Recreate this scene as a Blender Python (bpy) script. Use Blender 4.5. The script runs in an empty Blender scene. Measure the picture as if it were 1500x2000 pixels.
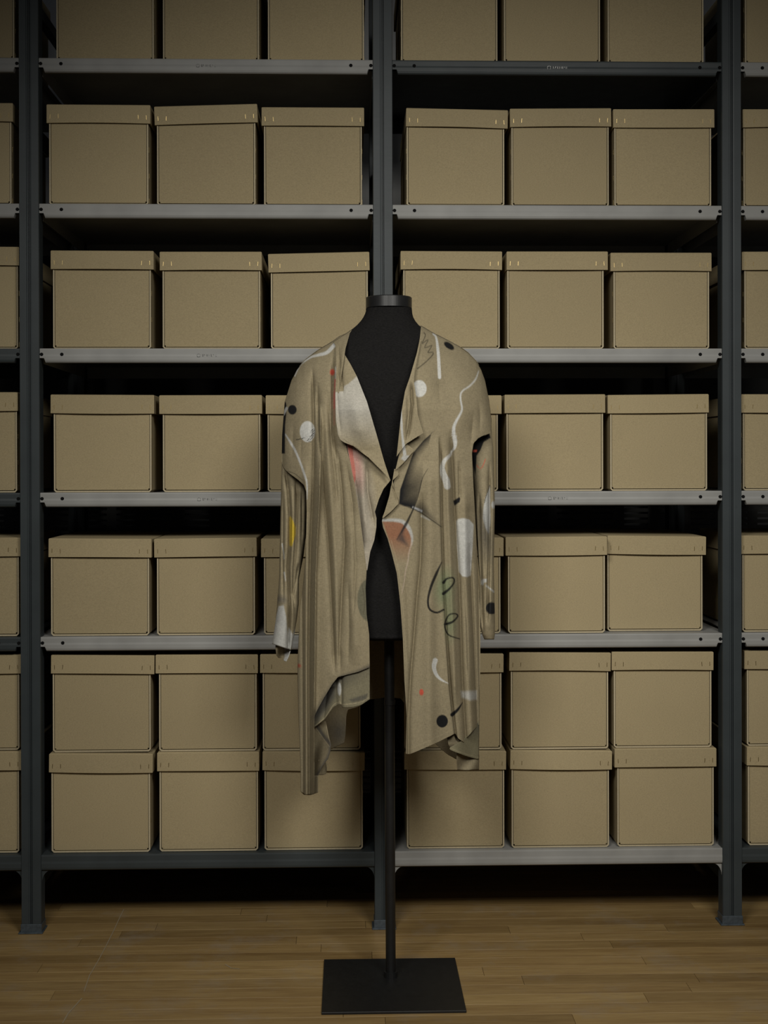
import bpy, bmesh, math, random
import numpy as np
from mathutils import Vector, Matrix
random.seed(4); RNG = np.random.default_rng(4)
S = bpy.context.scene; COL = S.collection
# ------------------------------------------------------------------ camera
CP = np.array([0.9003, -3.704, 1.3208]); YAW, PIT, ROL, FPX, SY = .0273, .0036, -.0023, 2541.976, -81.0
fw = np.array([math.sin(YAW)*math.cos(PIT), math.cos(YAW)*math.cos(PIT), -math.sin(PIT)])
rt = np.array([math.cos(YAW), -math.sin(YAW), 0.]); up = np.cross(rt, fw)
R2 = rt*math.cos(ROL)+up*math.sin(ROL); U2 = -rt*math.sin(ROL)+up*math.cos(ROL)
cam = bpy.data.objects.new('camera', bpy.data.cameras.new('camera')); COL.objects.link(cam)
m = Matrix.Identity(4)
for i in range(3): m[i][0], m[i][1], m[i][2], m[i][3] = R2[i], U2[i], -fw[i], CP[i]
cam.matrix_world = m
cam.data.sensor_width = 36; cam.data.sensor_fit = 'AUTO'; cam.data.lens = FPX/2000*36
cam.data.shift_y = SY/2000; S.camera = cam
# ------------------------------------------------------------------ light, exposure
w = bpy.data.worlds.new('world'); S.world = w; w.use_nodes = True
w.node_tree.nodes['Background'].inputs[0].default_value = (.85, .9, 1, 1)
w.node_tree.nodes['Background'].inputs[1].default_value = .02
def area(name, loc, tgt, size, power, col, spread=math.pi):
    l = bpy.data.lights.new(name, 'AREA'); l.shape = 'RECTANGLE'; l.size, l.size_y = size; l.energy = power; l.color = col; l.spread = spread
    o = bpy.data.objects.new(name, l); COL.objects.link(o); o.location = loc
    o.rotation_euler = (Vector(tgt)-Vector(loc)).to_track_quat('-Z', 'Y').to_euler(); return o
area('softbox_light', (.15, -2.95, 2.75), (1.35, 0, .72), (.9, .8), 9.5, (1, .975, .91), math.radians(76))
area('softbox_light', (1.85, -2.95, 2.75), (1.15, 0, .72), (.9, .8), 10.6, (1, .975, .91), math.radians(76))
S.view_settings.view_transform = 'Standard'; S.view_settings.look = 'None'
S.view_settings.gamma = 1; S.view_settings.use_curve_mapping = False; S.view_settings.exposure = 0.0

# ------------------------------------------------------------------ helpers
def at(x, y, Y):
    """world point of pixel (x,y) on the vertical plane at depth Y"""
    x = np.asarray(x, float); y = np.asarray(y, float); Y = np.asarray(Y, float)
    d = fw + R2*((x-750)/FPX)[..., None] - U2*((y-1000-SY)/FPX)[..., None]
    t = (Y-CP[1])/d[..., 1]
    return CP + d*t[..., None]
def tag(o, label=None, cat=None, group=None, kind=None):
    if label: o['label'] = label
    if cat: o['category'] = cat
    if group: o['group'] = group
    if kind: o['kind'] = kind
    return o
def link(name, me, parent=None, loc=None):
    o = bpy.data.objects.new(name, me); COL.objects.link(o)
    if parent: o.parent = parent
    if loc is not None: o.location = loc
    return o
def mesh(name, V, F, mat, smooth=False):
    me = bpy.data.meshes.new(name); me.from_pydata([tuple(v) for v in V], [], F); me.materials.append(mat)
    if smooth: me.polygons.foreach_set('use_smooth', [True]*len(me.polygons))
    me.update(); return me
def box(bm, a, b, bev=0):
    r = bmesh.ops.create_cube(bm, size=1); vs = r['verts']
    for v in vs:
        v.co = Vector([(a[i]+b[i])/2 + v.co[i]*(b[i]-a[i]) for i in range(3)])
    if bev:
        es = list({e for v in vs for e in v.link_edges}); bmesh.ops.bevel(bm, geom=es, offset=bev, segments=1, affect='EDGES')
def prism(bm, pts, axis, a, b):
    """polygon pts (2D) extruded along axis from a to b"""
    def P(p, t):
        if axis == 'Z': return (p[0], p[1], t)
        if axis == 'Y': return (p[0], t, p[1])
        return (t, p[0], p[1])
    A = [bm.verts.new(P(p, a)) for p in pts]; B = [bm.verts.new(P(p, b)) for p in pts]
    bm.faces.new(A); bm.faces.new(B[::-1]); n = len(pts)
    for i in range(n): bm.faces.new((A[i], B[i], B[(i+1) % n], A[(i+1) % n]))
def bm_me(bm, name, mat, smooth=False):
    bmesh.ops.recalc_face_normals(bm, faces=bm.faces)
    me = bpy.data.meshes.new(name); bm.to_mesh(me); bm.free(); me.materials.append(mat)
    if smooth: me.polygons.foreach_set('use_smooth', [True]*len(me.polygons))
    return me
def cyl(bm, c, r, h, axis='Z', n=20):
    pts = [(c[0]+r*math.cos(2*math.pi*i/n), c[1]+r*math.sin(2*math.pi*i/n)) for i in range(n)]
    prism(bm, pts, axis, h[0], h[1])
# ------------------------------------------------------------------ materials
def newmat(name):
    mt = bpy.data.materials.new(name); mt.use_nodes = True; nt = mt.node_tree
    return mt, nt, nt.nodes['Principled BSDF']
def N(nt, t, **k):
    n = nt.nodes.new(t)
    for a, v in k.items():
        if hasattr(n, a): setattr(n, a, v)
    return n
def noise(nt, vec, scale, detail=3, rough=.55):
    n = nt.nodes.new('ShaderNodeTexNoise'); n.inputs['Scale'].default_value = scale; n.inputs['Detail'].default_value = detail
    n.inputs['Roughness'].default_value = rough
    if vec is not None: nt.links.new(vec, n.inputs['Vector'])
    return n.outputs['Fac']
def mapping(nt, vec, scale):
    n = nt.nodes.new('ShaderNodeMapping'); n.inputs['Scale'].default_value = scale; nt.links.new(vec, n.inputs['Vector']); return n.outputs[0]
def ramp(nt, fac, stops):
    n = nt.nodes.new('ShaderNodeValToRGB'); e = n.color_ramp.elements
    e[0].position, e[0].color = stops[0][0], (*stops[0][1], 1); e[1].position, e[1].color = stops[-1][0], (*stops[-1][1], 1)
    for p, c in stops[1:-1]:
        q = e.new(p); q.color = (*c, 1)
    nt.links.new(fac, n.inputs[0]); return n.outputs[0]
def mix(nt, a, b, fac, mode='MIX'):
    n = nt.nodes.new('ShaderNodeMix'); n.data_type = 'RGBA'; n.blend_type = mode
    for s, v in (('Factor', fac), ('A', a), ('B', b)):
        i = [q for q in n.inputs if q.name == s and (q.type == ('VALUE' if s == 'Factor' else 'RGBA'))][0]
        if isinstance(v, (int, float)): i.default_value = v
        elif isinstance(v, tuple): i.default_value = (*v, 1)
        else: nt.links.new(v, i)
    return [q for q in n.outputs if q.type == 'RGBA'][0]
def mth(nt, op, a, b=0.):
    n = nt.nodes.new('ShaderNodeMath'); n.operation = op
    for i, v in enumerate((a, b)):
        if isinstance(v, (int, float)): n.inputs[i].default_value = v
        else: nt.links.new(v, n.inputs[i])
    return n.outputs[0]
def bump(nt, bs, h, strength, dist=.001):
    n = nt.nodes.new('ShaderNodeBump'); n.inputs['Strength'].default_value = strength; n.inputs['Distance'].default_value = dist
    nt.links.new(h, n.inputs['Height']); nt.links.new(n.outputs[0], bs.inputs['Normal'])
def tc(nt, o='Object'): return nt.nodes.new('ShaderNodeTexCoord').outputs[o]

def cardboard(name, base):
    mt, nt, bs = newmat(name); v = tc(nt); oi = nt.nodes.new('ShaderNodeObjectInfo')
    va = nt.nodes.new('ShaderNodeVectorMath'); nt.links.new(v, va.inputs[0]); nt.links.new(oi.outputs['Location'], va.inputs[1]); v = va.outputs[0]
    f = noise(nt, mapping(nt, v, (1, 1, 2.2)), 260, 4, .7); g = noise(nt, v, 9, 2)
    c = ramp(nt, f, [(.3, tuple(x*.80 for x in base)), (.5, base), (.72, tuple(min(1, x*1.17) for x in base))])
    c = mix(nt, c, tuple(x*.80 for x in base), mth(nt, 'MULTIPLY', g, .35))
    # a slow tone difference between boxes
    rv = mth(nt, 'ADD', mth(nt, 'MULTIPLY', oi.outputs['Random'], .10), .95)
    cm = nt.nodes.new('ShaderNodeVectorMath'); cm.operation = 'SCALE'; nt.links.new(c, cm.inputs[0]); nt.links.new(rv, cm.inputs['Scale'])
    sp = noise(nt, v, 420, 1); spm = mth(nt, 'GREATER_THAN', sp, .745)
    c2 = mix(nt, cm.outputs[0], (.09, .065, .04), mth(nt, 'MULTIPLY', spm, .5))
    nt.links.new(c2, bs.inputs['Base Color']); bs.inputs['Roughness'].default_value = .82; bs.inputs['Specular IOR Level'].default_value = .25
    bump(nt, bs, f, .18, .0006); return mt
CARD = cardboard('cardboard', (.360, .289, .166)); EDGE = cardboard('cardboard_edge', (.46, .39, .26))
def flat(name, col, rough=.5, metal=0., spec=.5, nscale=0, namp=.2, bmp=0):
    mt, nt, bs = newmat(name); bs.inputs['Roughness'].default_value = rough; bs.inputs['Metallic'].default_value = metal
    bs.inputs['Specular IOR Level'].default_value = spec
    if nscale:
        v = tc(nt); f = noise(nt, v, nscale, 4, .6)
        c = ramp(nt, f, [(.3, tuple(x*(1-namp) for x in col)), (.7, tuple(x*(1+namp) for x in col))]); nt.links.new(c, bs.inputs['Base Color'])
        if bmp: bump(nt, bs, f, bmp, .001)
    else: bs.inputs['Base Color'].default_value = (*col, 1)
    return mt
def paintmetal(name, col, rough):
    mt, nt, bs = newmat(name); v = tc(nt)
    f = noise(nt, v, 7, 3); s = noise(nt, mapping(nt, v, (2, 2, 60)), 10, 4, .7)
    c = ramp(nt, f, [(.3, tuple(x*.86 for x in col)), (.7, tuple(x*1.1 for x in col))])
    ch = mth(nt, 'GREATER_THAN', noise(nt, v, 130, 2, .7), .80)
    c = mix(nt, c, tuple(min(.6, x*2.2+.03) for x in col), mth(nt, 'MULTIPLY', ch, .6)); nt.links.new(c, bs.inputs['Base Color'])
    r = mth(nt, 'ADD', mth(nt, 'MULTIPLY', s, .18), rough-.09); nt.links.new(r, bs.inputs['Roughness'])
    bs.inputs['Specular IOR Level'].default_value = .32; bump(nt, bs, noise(nt, v, 300, 2), .06, .0004); return mt
POST = paintmetal('post_paint', (.038, .046, .049), .48)
LIGHTG = paintmetal('light_grey_paint', (.275, .272, .258), .50)
DARKG = paintmetal('dark_grey_paint', (.038, .045, .047), .46)
HOLE = flat('hole_black', (.006, .006, .006), .9, spec=.1)
STAPLE = flat('staple_metal', (.36, .27, .12), .35, .9)
BLACKM = flat('black_powder_metal', (.008, .008, .008), .45, nscale=60, namp=.2)
CAPM = flat('black_cap', (.011, .011, .011), .38, nscale=30)
WALLP = flat('pale_wall', (.68, .68, .67), .7, nscale=6, namp=.06)
WALLD = flat('dark_wall_panel', (.035, .034, .032), .8, nscale=9, namp=.15)
VENT = flat('vent_cover_paint', (.11, .108, .10), .6, nscale=9, namp=.15)
# torso jersey
TORSO, nt, bs = newmat('black_jersey'); v = tc(nt)
f = noise(nt, mapping(nt, v, (40, 40, 420)), 4, 3, .7)
nt.links.new(ramp(nt, f, [(.3, (.003, .003, .003)), (.7, (.016, .015, .0145))]), bs.inputs['Base Color'])
bs.inputs['Roughness'].default_value = .95; bs.inputs['Specular IOR Level'].default_value = .12; bump(nt, bs, f, .3, .0006)
# fabric: the printed colours live in the attribute, weave from noise and waves
FAB, nt, bs = newmat('printed_gauze'); v = tc(nt); a = nt.nodes.new('ShaderNodeAttribute'); a.attribute_name = 'print'
wv = noise(nt, mapping(nt, v, (700, 300, 130)), 1, 2, .7); wh = noise(nt, mapping(nt, v, (120, 120, 800)), 1, 2, .7)
wsum = mth(nt, 'ADD', wv, wh); big = noise(nt, v, 14, 3)
k = mth(nt, 'ADD', mth(nt, 'MULTIPLY', mth(nt, 'SUBTRACT', wsum, 1.0), .65), mth(nt, 'ADD', mth(nt, 'MULTIPLY', big, .22), .89))
sc = nt.nodes.new('ShaderNodeVectorMath'); sc.operation = 'SCALE'; nt.links.new(a.outputs['Color'], sc.inputs[0]); nt.links.new(k, sc.inputs['Scale'])
nt.links.new(sc.outputs[0], bs.inputs['Base Color']); bs.inputs['Roughness'].default_value = .88; bs.inputs['Specular IOR Level'].default_value = .15
bs.inputs['Sheen Weight'].default_value = .0; bump(nt, bs, wsum, .25, .0006)
# oak planks
OAK, nt, bs = newmat('oak_plank'); v = tc(nt); oi = nt.nodes.new('ShaderNodeObjectInfo')
off = nt.nodes.new('ShaderNodeVectorMath'); off.operation = 'SCALE'; off.inputs['Scale'].default_value = 37.
cb = nt.nodes.new('ShaderNodeCombineXYZ'); nt.links.new(oi.outputs['Random'], cb.inputs[0]); nt.links.new(oi.outputs['Random'], cb.inputs[1]); nt.links.new(oi.outputs['Random'], cb.inputs[2])
nt.links.new(cb.outputs[0], off.inputs[0]); ad = nt.nodes.new('ShaderNodeVectorMath'); nt.links.new(v, ad.inputs[0]); nt.links.new(off.outputs[0], ad.inputs[1])
g1 = noise(nt, mapping(nt, ad.outputs[0], (1.6, 22, 10)), 1.4, 6, .6); g2 = noise(nt, mapping(nt, ad.outputs[0], (12, 330, 10)), 1, 3, .6)
cg = ramp(nt, g1, [(.28, (.225, .140, .052)), (.5, (.30, .200, .080)), (.75, (.355, .245, .105))])
cg = mix(nt, cg, (.15, .085, .035), mth(nt, 'MULTIPLY', mth(nt, 'SUBTRACT', 1., ramp(nt, g2, [(.30, (0, 0, 0)), (.55, (1, 1, 1))])), .5))
tone = ramp(nt, oi.outputs['Random'], [(0, (.74, .71, .66)), (.3, (.92, .91, .90)), (.75, (1.02, 1.0, .98)), (1, (1.18, 1.2, 1.2))])
cg = mix(nt, cg, tone, 1., 'MULTIPLY')
wp = nt.nodes.new('ShaderNodeNewGeometry').outputs['Position']; worn = noise(nt, wp, 5, 5, .7)
cg = mix(nt, cg, (.26, .235, .20), mth(nt, 'MULTIPLY', ramp(nt, worn, [(.52, (0, 0, 0)), (.74, (1, 1, 1))]), .35))
nt.links.new(cg, bs.inputs['Base Color']); nt.links.new(mth(nt, 'ADD', mth(nt, 'MULTIPLY', worn, .3), .28), bs.inputs['Roughness'])
bump(nt, bs, g2, .12, .0008)
SCRATCH = flat('floor_scratch', (.30, .245, .165), .7)

# ------------------------------------------------------------------ floor
bm = bmesh.new(); box(bm, (-2.6, -4.4, -.05), (4.6, 1.1, -.012))
floor = tag(link('floor', bm_me(bm, 'floor', flat('subfloor', (.03, .02, .012), .9))), kind='structure',
            label='oak strip floor with narrow boards running left to right', cat='floor')
PW = .0602; rows = []
def plank_bm(bm, x0, x1, y0, y1, z=0.):
    e = .0004; c = .0005
    b = [bm.verts.new(p) for p in ((x0+e, y0+e, z-.012), (x1-e, y0+e, z-.012), (x1-e, y1-e, z-.012), (x0+e, y1-e, z-.012))]
    t = [bm.verts.new(p) for p in ((x0+e, y0+e, z-c), (x1-e, y0+e, z-c), (x1-e, y1-e, z-c), (x0+e, y1-e, z-c))]
    q = [bm.verts.new(p) for p in ((x0+e+c, y0+e+c, z), (x1-e-c, y0+e+c, z), (x1-e-c, y1-e-c, z), (x0+e+c, y1-e-c, z))]
    for i in range(4):
        j = (i+1) % 4; bm.faces.new((b[i], b[j], t[j], t[i])); bm.faces.new((t[i], t[j], q[j], q[i]))
    bm.faces.new(q)
rest = bmesh.new(); npl = 0
y = -4.38; ri = 0
while y < 1.05:
    x = -2.6 + random.uniform(-.6, 0)
    while x < 4.6:
        L = random.choice((.45, .6, .8, .95, 1.1, 1.35, 1.6)); x0, x1 = max(x, -2.6), min(x+L, 4.6)
        if x1-x0 > .05:
            near = -1.35 < y < .78 and x1 > -.25 and x0 < 2.25
            if near and npl < 290:
                cx, cy = (x0+x1)/2, y+PW/2; bm = bmesh.new(); plank_bm(bm, x0-cx, x1-cx, -PW/2, PW/2)
                link('plank', bm_me(bm, 'plank', OAK), floor, (cx, cy, random.uniform(-.0004, 0))); npl += 1
            else: plank_bm(rest, x0, x1, y, y+PW)
        x += L
    y += PW; ri += 1
tag(link('outer_planks', bm_me(rest, 'outer_planks', OAK), floor), kind='stuff')
# long pale scratches
def scratch(pts, wd):
    P = [at(a, b, 0) for a, b in pts]; g = []
    for a, b in pts:
        d = fw + R2*((a-750)/FPX) - U2*((b-1000-SY)/FPX); t = -CP[2]/d[2]; g.append(CP+d*t)
    bm = bmesh.new()
    for p, q in zip(g[:-1], g[1:]):
        d = q-p; n = np.array([-d[1], d[0], 0]); n = n/np.linalg.norm(n)*wd/2
        bm.faces.new([bm.verts.new((c[0], c[1], .0006)) for c in (p-n, q-n, q+n, p+n)])
    return bm_me(bm, 'scratch', SCRATCH)
for pts, wd in (([(242, 1776), (234, 1792), (222, 1818), (206, 1850), (191, 1878), (175, 1905), (164, 1937)], .0022), ([(160, 1950), (133, 1980), (122, 1999)], .003), ([(112, 1752), (96, 1768)], .002), ([(440, 1884), (452, 1891), (468, 1893)], .003)):
    link('scratch', scratch(pts, wd), floor)

# ------------------------------------------------------------------ back wall, radiator cover
bm = bmesh.new(); box(bm, (-2.6, 1.10, -.05), (4.6, 1.2, 3.6)); tag(link('wall_back', bm_me(bm, 'wall_back', WALLP)), kind='structure', label='pale grey wall behind the steel shelving', cat='wall')
bm = bmesh.new(); box(bm, (-2.6, 1.06, 1.24), (4.6, 1.098, 2.12), .004)
tag(link('wall_back_panel', bm_me(bm, 'wall_back_panel', WALLD)), kind='structure')
cov = tag(link('vent_cover', None, loc=(1, .98, 0)), 'long dark slotted metal radiator cover on the wall behind the shelves', 'radiator cover')
for n_, zz in (('top_panel', (1.215, 1.235)), ('front_panel', (.30, 1.03)), ('bottom_rail', (.0, .10))):
    bm = bmesh.new(); box(bm, (-3.5, -.03 if n_ != 'top_panel' else -.035, zz[0]), (3.5, -.022 if n_ != 'top_panel' else .08, zz[1]), .002); link(n_, bm_me(bm, n_, VENT), cov)
for nm, z0, z1 in (('upper_grille', 1.03, 1.215), ('lower_grille', .10, .30)):
    bm = bmesh.new(); nr = 9; hgt = (z1-z0)/nr
    for i in range(nr):
        box(bm, (-3.5, -.03, z0+i*hgt), (3.5, -.024, z0+i*hgt+hgt*.62))
    xx = -3.5
    while xx < 3.5:
        box(bm, (xx, -.0305, z0), (xx+.034, -.0235, z1)); xx += .121
    tag(link(nm, bm_me(bm, nm, VENT), cov), kind='stuff')

# ------------------------------------------------------------------ steel shelving
SZ = [2.4771, 2.0652, 1.6555, 1.2471, .8384, .2201]; D = .679
rack = tag(link('steel_shelving', None, loc=(1, 0, 0)), 'grey painted steel shelving with four uprights holding rows of brown boxes', 'shelving')
UPW = .0565
def post_me():
    h = UPW/2; g = .0032
    front = [(-h, .004), (-h+.0015, 0), (-g-.0045, 0), (-g-.003, .0022), (-g, .0022), (-g+.0004, .0065), (-.0007, .0065), (-.0004, .001), (.0012, .001), (.0015, .0065), (g, .0065), (g+.0004, .0004), (g+.004, 0), (h-.0015, 0), (h, .004)]
    bk = [(h, .045), (h-.002, .047), (-h+.002, .047), (-h, .045)]
    bm = bmesh.new(); prism(bm, front+bk, 'Z', 0, 3.3); return bm_me(bm, 'upright', POST)
PM = post_me()
def foot_me():
    h = UPW/2; bm = bmesh.new(); box(bm, (-h-.007, -.007, 0), (h+.005, .055, .004), .001); box(bm, (-h-.0015, -.0015, .003), (h+.0015, .05, .026), .001)
    return bm_me(bm, 'foot_plate', flat('foot_blue_grey', (.05, .062, .072), .4, nscale=90, namp=.3))
FM = foot_me(); bm = bmesh.new(); cyl(bm, (0, 0), .0032, (-.0005, .0006), 'Y', 10); BOLT = bm_me(bm, 'bolt', POST)
for X in (-1, 0, 1, 2, 3):
    for Y in (0, D-.047):
        u = link('upright', PM, rack, (X-1, Y, 0)); link('foot_plate', FM, u)
        if Y == 0 and X in (0, 1, 2):
            for z_ in SZ[:5]:
                b = link('bolt', BOLT, u, (.012 if X else -.012, 0, z_-.046))
    for z_ in (2.64, 2.28, .12):
        bm = bmesh.new(); box(bm, (-.012, .04, z_-.016), (.012, D-.04, z_+.016), .001); link('side_rail', bm_me(bm, 'side_rail', POST), rack, (X-1, 0, 0))
cols = [['L', 'L', 'D', 'L'], ['L', 'L', 'L', 'L'], ['D', 'L', 'L', 'L'], ['D', 'L', 'L', 'L'], ['D', 'L', 'L', 'L'], ['D', 'D', 'L', 'D']]
bm = bmesh.new(); cyl(bm, (0, 0), .0048, (-.0004, .003), 'Y', 16); HM = bm_me(bm, 'bolt_hole', HOLE)
def shelf_me(notch, H, mat):
    W = 1-UPW; h = W/2; x0, x1 = -h, h; bm = bmesh.new(); nt_ = .0155
    r = .0035
    if notch:
        pts = [(x0, 0), (x1, 0), (x1, -H+.013), (x1-.008, -H+.013), (x1-nt_+.001, -H+.009), (x1-nt_, -H+.001), (x0+nt_, -H+.001), (x0+nt_-.001, -H+.009), (x0+.008, -H+.013), (x0, -H+.013)]
    else: pts = [(x0, 0), (x1, 0), (x1, -H+.001), (x0, -H+.001)]
    nn = nt_ if notch else 0.
    # folded front: cross section swept along X (top lip, slightly bowed face, rounded lower edge, inner return)
    sec = [(.060, -.0010), (.0100, -.0010), (.0075, .0), (.0052, -.0012), (.0046, -.004), (.0046, -H*.42), (.0036, -H*.56), (.0036, -H*.80), (.0050, -H*.93), (.0085, -H), (.020, -H), (.020, -H+.0016), (.0095, -H+.0016), (.0066, -H*.92), (.0056, -H*.80), (.0056, -H*.56), (.0066, -H*.42), (.0066, -.004), (.060, -.0030)]
    up_ = H-.013
    cutz = lambda z: max(z, -up_)
    segs = [(x0, x0+.012, True), (x0+.012, x0+.016, None), (x0+.016, x1-.016, False), (x1-.016, x1-.012, None), (x1-.012, x1, True)] if notch else [(x0, x1, False)]
    xs = [(x0, 1), (x0+.0115, 1), (x0+.0155, 0), (x1-.0155, 0), (x1-.0115, 1), (x1, 1)] if notch else [(x0, 0), (x1, 0)]
    R = []
    for xx, c in xs: R.append([bm.verts.new((xx, s[0], cutz(s[1]) if c else s[1])) for s in sec])
    n = len(sec)
    for a, b in zip(R[:-1], R[1:]):
        for i in range(n): bm.faces.new((a[i], a[(i+1) % n], b[(i+1) % n], b[i]))
    bm.faces.new(R[0]); bm.faces.new(R[-1][::-1])
    box(bm, (x0-.018, .052, -.0032), (x1+.018, D-.052, -.0012)); box(bm, (x0, D-.06, -.0032), (x1, D-.004, -.0010)); box(bm, (x0, D-.0075, -H), (x1, D-.0045, -.001))
    for sx in (x0-.001, x1-.001): box(bm, (sx, .05, -H), (sx+.002, D-.05, -.001))
    me = bm_me(bm, 'shelf', mat); return me
SM = {(n, c): shelf_me(n, .0405 if n else .0445, LIGHTG if c == 'L' else DARKG) for n in (0, 1) for c in 'LD'}
EMB = flat('worn_emboss', (.42, .42, .40), .4)
for i, z_ in enumerate(SZ):
    for j, c in enumerate(cols[i]):
        X = j-.5
        s = link('shelf', SM[(1 if i < 5 else 0, c)], rack, (X-1, 0, z_)); h = .5-UPW/2
        tag(s, 'light grey shelf' if c == 'L' else 'dark grey green shelf')
        if i < 5:
            for xx in (-h+.005, -h+.062, h-.062, h-.005): link('bolt_hole', HM, s, (xx, .0032, -.0170))
            if (i, j) in ((0, 1), (2, 1), (3, 1), (0, 2), (3, 2)):
                bm = bmesh.new(); x_ = -.012
                tor = [(x_-.012+.005*math.cos(t*math.pi/6), -.020+.005*math.sin(t*math.pi/6)) for t in range(12)]
                for a, b in zip(tor, tor[1:]+tor[:1]): box(bm, (min(a[0], b[0])-.0003, .0036, min(a[1], b[1])-.0003), (max(a[0], b[0])+.0003, .0043, max(a[1], b[1])+.0003))
                rr = random.Random(3)
                for q in range(7):
                    xq = x_-.002+q*.0062
                    box(bm, (xq, .0036, -.0235), (xq+.0009, .0043, -.0165)); box(bm, (xq, .0036, -.0235+rr.choice((0, .003, .006))), (xq+.0038, .0043, -.0225+rr.choice((0, .003, .006))))
                    if rr.random() > .5: box(bm, (xq+.003, .0036, -.0235), (xq+.0039, .0043, -.0165))
                link('embossed_mark', bm_me(bm, 'embossed_mark', EMB if c == 'D' else LIGHTG), s)
        else:
            for sx in (-1, 1):
                bm = bmesh.new(); pts = [(0, 0)] + [(-sx*(.028-.028*math.sin(a)), -.034+.034*math.cos(a)) for a in [k*math.pi/16 for k in range(9)]]
                pts = [(0, -.001)]+[(-sx*.026*(1-math.sin(a)), -.001-.034*(1-math.cos(a))) for a in [k*math.pi/16 for k in range(9)]]
                prism(bm, pts, 'Y', .012, .015); link('gusset', bm_me(bm, 'gusset', LIGHTG if c == 'L' else DARKG), s, (sx*h, 0, -.0445))

# ------------------------------------------------------------------ boxes
BT = .2785; LH = .0530; BD = .42
bm = bmesh.new(); box(bm, (-.0006, -.0007, -.006), (.0006, .0004, .006)); STM = bm_me(bm, 'staple', STAPLE)
bm = bmesh.new(); box(bm, (-.0007, -.0008, -.007), (.0007, .0008, .007)); STS = bm_me(bm, 'staple', STAPLE)
def body_me(W, H):
    h = W/2; t = .0040; ch = .006; bm = bmesh.new()
    out = [(-h, H), (-h, ch), (-h+ch, 0), (h-ch, 0), (h, ch), (h, H)]
    inn = [(h-t, H), (h-t, ch+.001), (h-ch-.001, t), (-h+ch+.001, t), (-h+t, ch+.001), (-h+t, H)]
    A = [bm.verts.new((p[0], 0, p[1])) for p in out]; B = [bm.verts.new((p[0], 0, p[1])) for p in inn[::-1]]
    C = [bm.verts.new((p[0], BD, p[1])) for p in out]; E = [bm.verts.new((p[0], BD, p[1])) for p in inn[::-1]]
    for i in range(5):
        f = bm.faces.new((A[i], A[i+1], B[i+1], B[i])); f.material_index = 1
        bm.faces.new((A[i], C[i], C[i+1], A[i+1])); bm.faces.new((B[i], B[i+1], E[i+1], E[i])); bm.faces.new((C[i], E[i], E[i+1], C[i+1]))
    for i in (0, 5): bm.faces.new((A[i], B[i], E[i], C[i]))
    box(bm, (-h+t, BD-.004, t), (h-t, BD-.0005, H)); box(bm, (-h+t, .02, t), (h-t, .0215, H-.002))
    me = bm_me(bm, 'box_body', CARD); me.materials.append(EDGE); return me
def panel_me(W, H, bow):
    h = W/2-.0055; c = .007; bm = bmesh.new(); n = 10
    # front panel with notched lower corners, very slightly bowed
    zs = [(.0062, h-.0035), (.0102, h-.0035), (.0103, h)] + [(.0103+(H-.0103)*k/n, h) for k in range(1, n+1)]
    m_ = 8; G = []
    for z, hh in zs:
        G.append([bm.verts.new((-hh+2*hh*i/m_, .0012-bow*math.sin(math.pi*i/m_)*math.sin(math.pi*z/H), z)) for i in range(m_+1)])
    for a, b in zip(G[:-1], G[1:]):
        for i in range(m_): bm.faces.new((a[i], a[i+1], b[i+1], b[i]))
    r = bmesh.ops.extrude_face_region(bm, geom=bm.faces[:])
    for v in r['geom']:
        if isinstance(v, bmesh.types.BMVert): v.co.y = .0045
    return bm_me(bm, 'front_panel', CARD)
def lid_me(W, sag, bow):
    """hollow lid; front flap bows out a little and its lower edge sags"""
    h = W/2; bm = bmesh.new(); n = 14; y0 = -.0065; y1 = BD+.006
    def ring(z, off, zz=True):
        L = []
        for i in range(n+1):
            s = math.sin(math.pi*i/n); k = 1-(z+LH)/LH if z < 0 else 0
            L.append((-h+off+(2*h-2*off)*i/n, y0+off-bow*s*max(0, -z/LH), z+(sag*s if z < -LH*.8 else 0)))
        L += [(h-off, y1-off, z), (-h+off, y1-off, z)]
        return [bm.verts.new(p) for p in L]
    a = [ring(0, .002), ring(-.002, 0), ring(-LH*.5, 0), ring(-LH, 0), ring(-LH, .0035), ring(-LH*.5, .0035), ring(-.0045, .0035)]
    N_ = len(a[0])
    for p, q in zip(a[:-1], a[1:]):
        for i in range(N_): bm.faces.new((p[i], p[(i+1) % N_], q[(i+1) % N_], q[i]))
    bm.faces.new(a[0]); bm.faces.new(a[-1][::-1])
    return bm_me(bm, 'lid', CARD)
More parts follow.
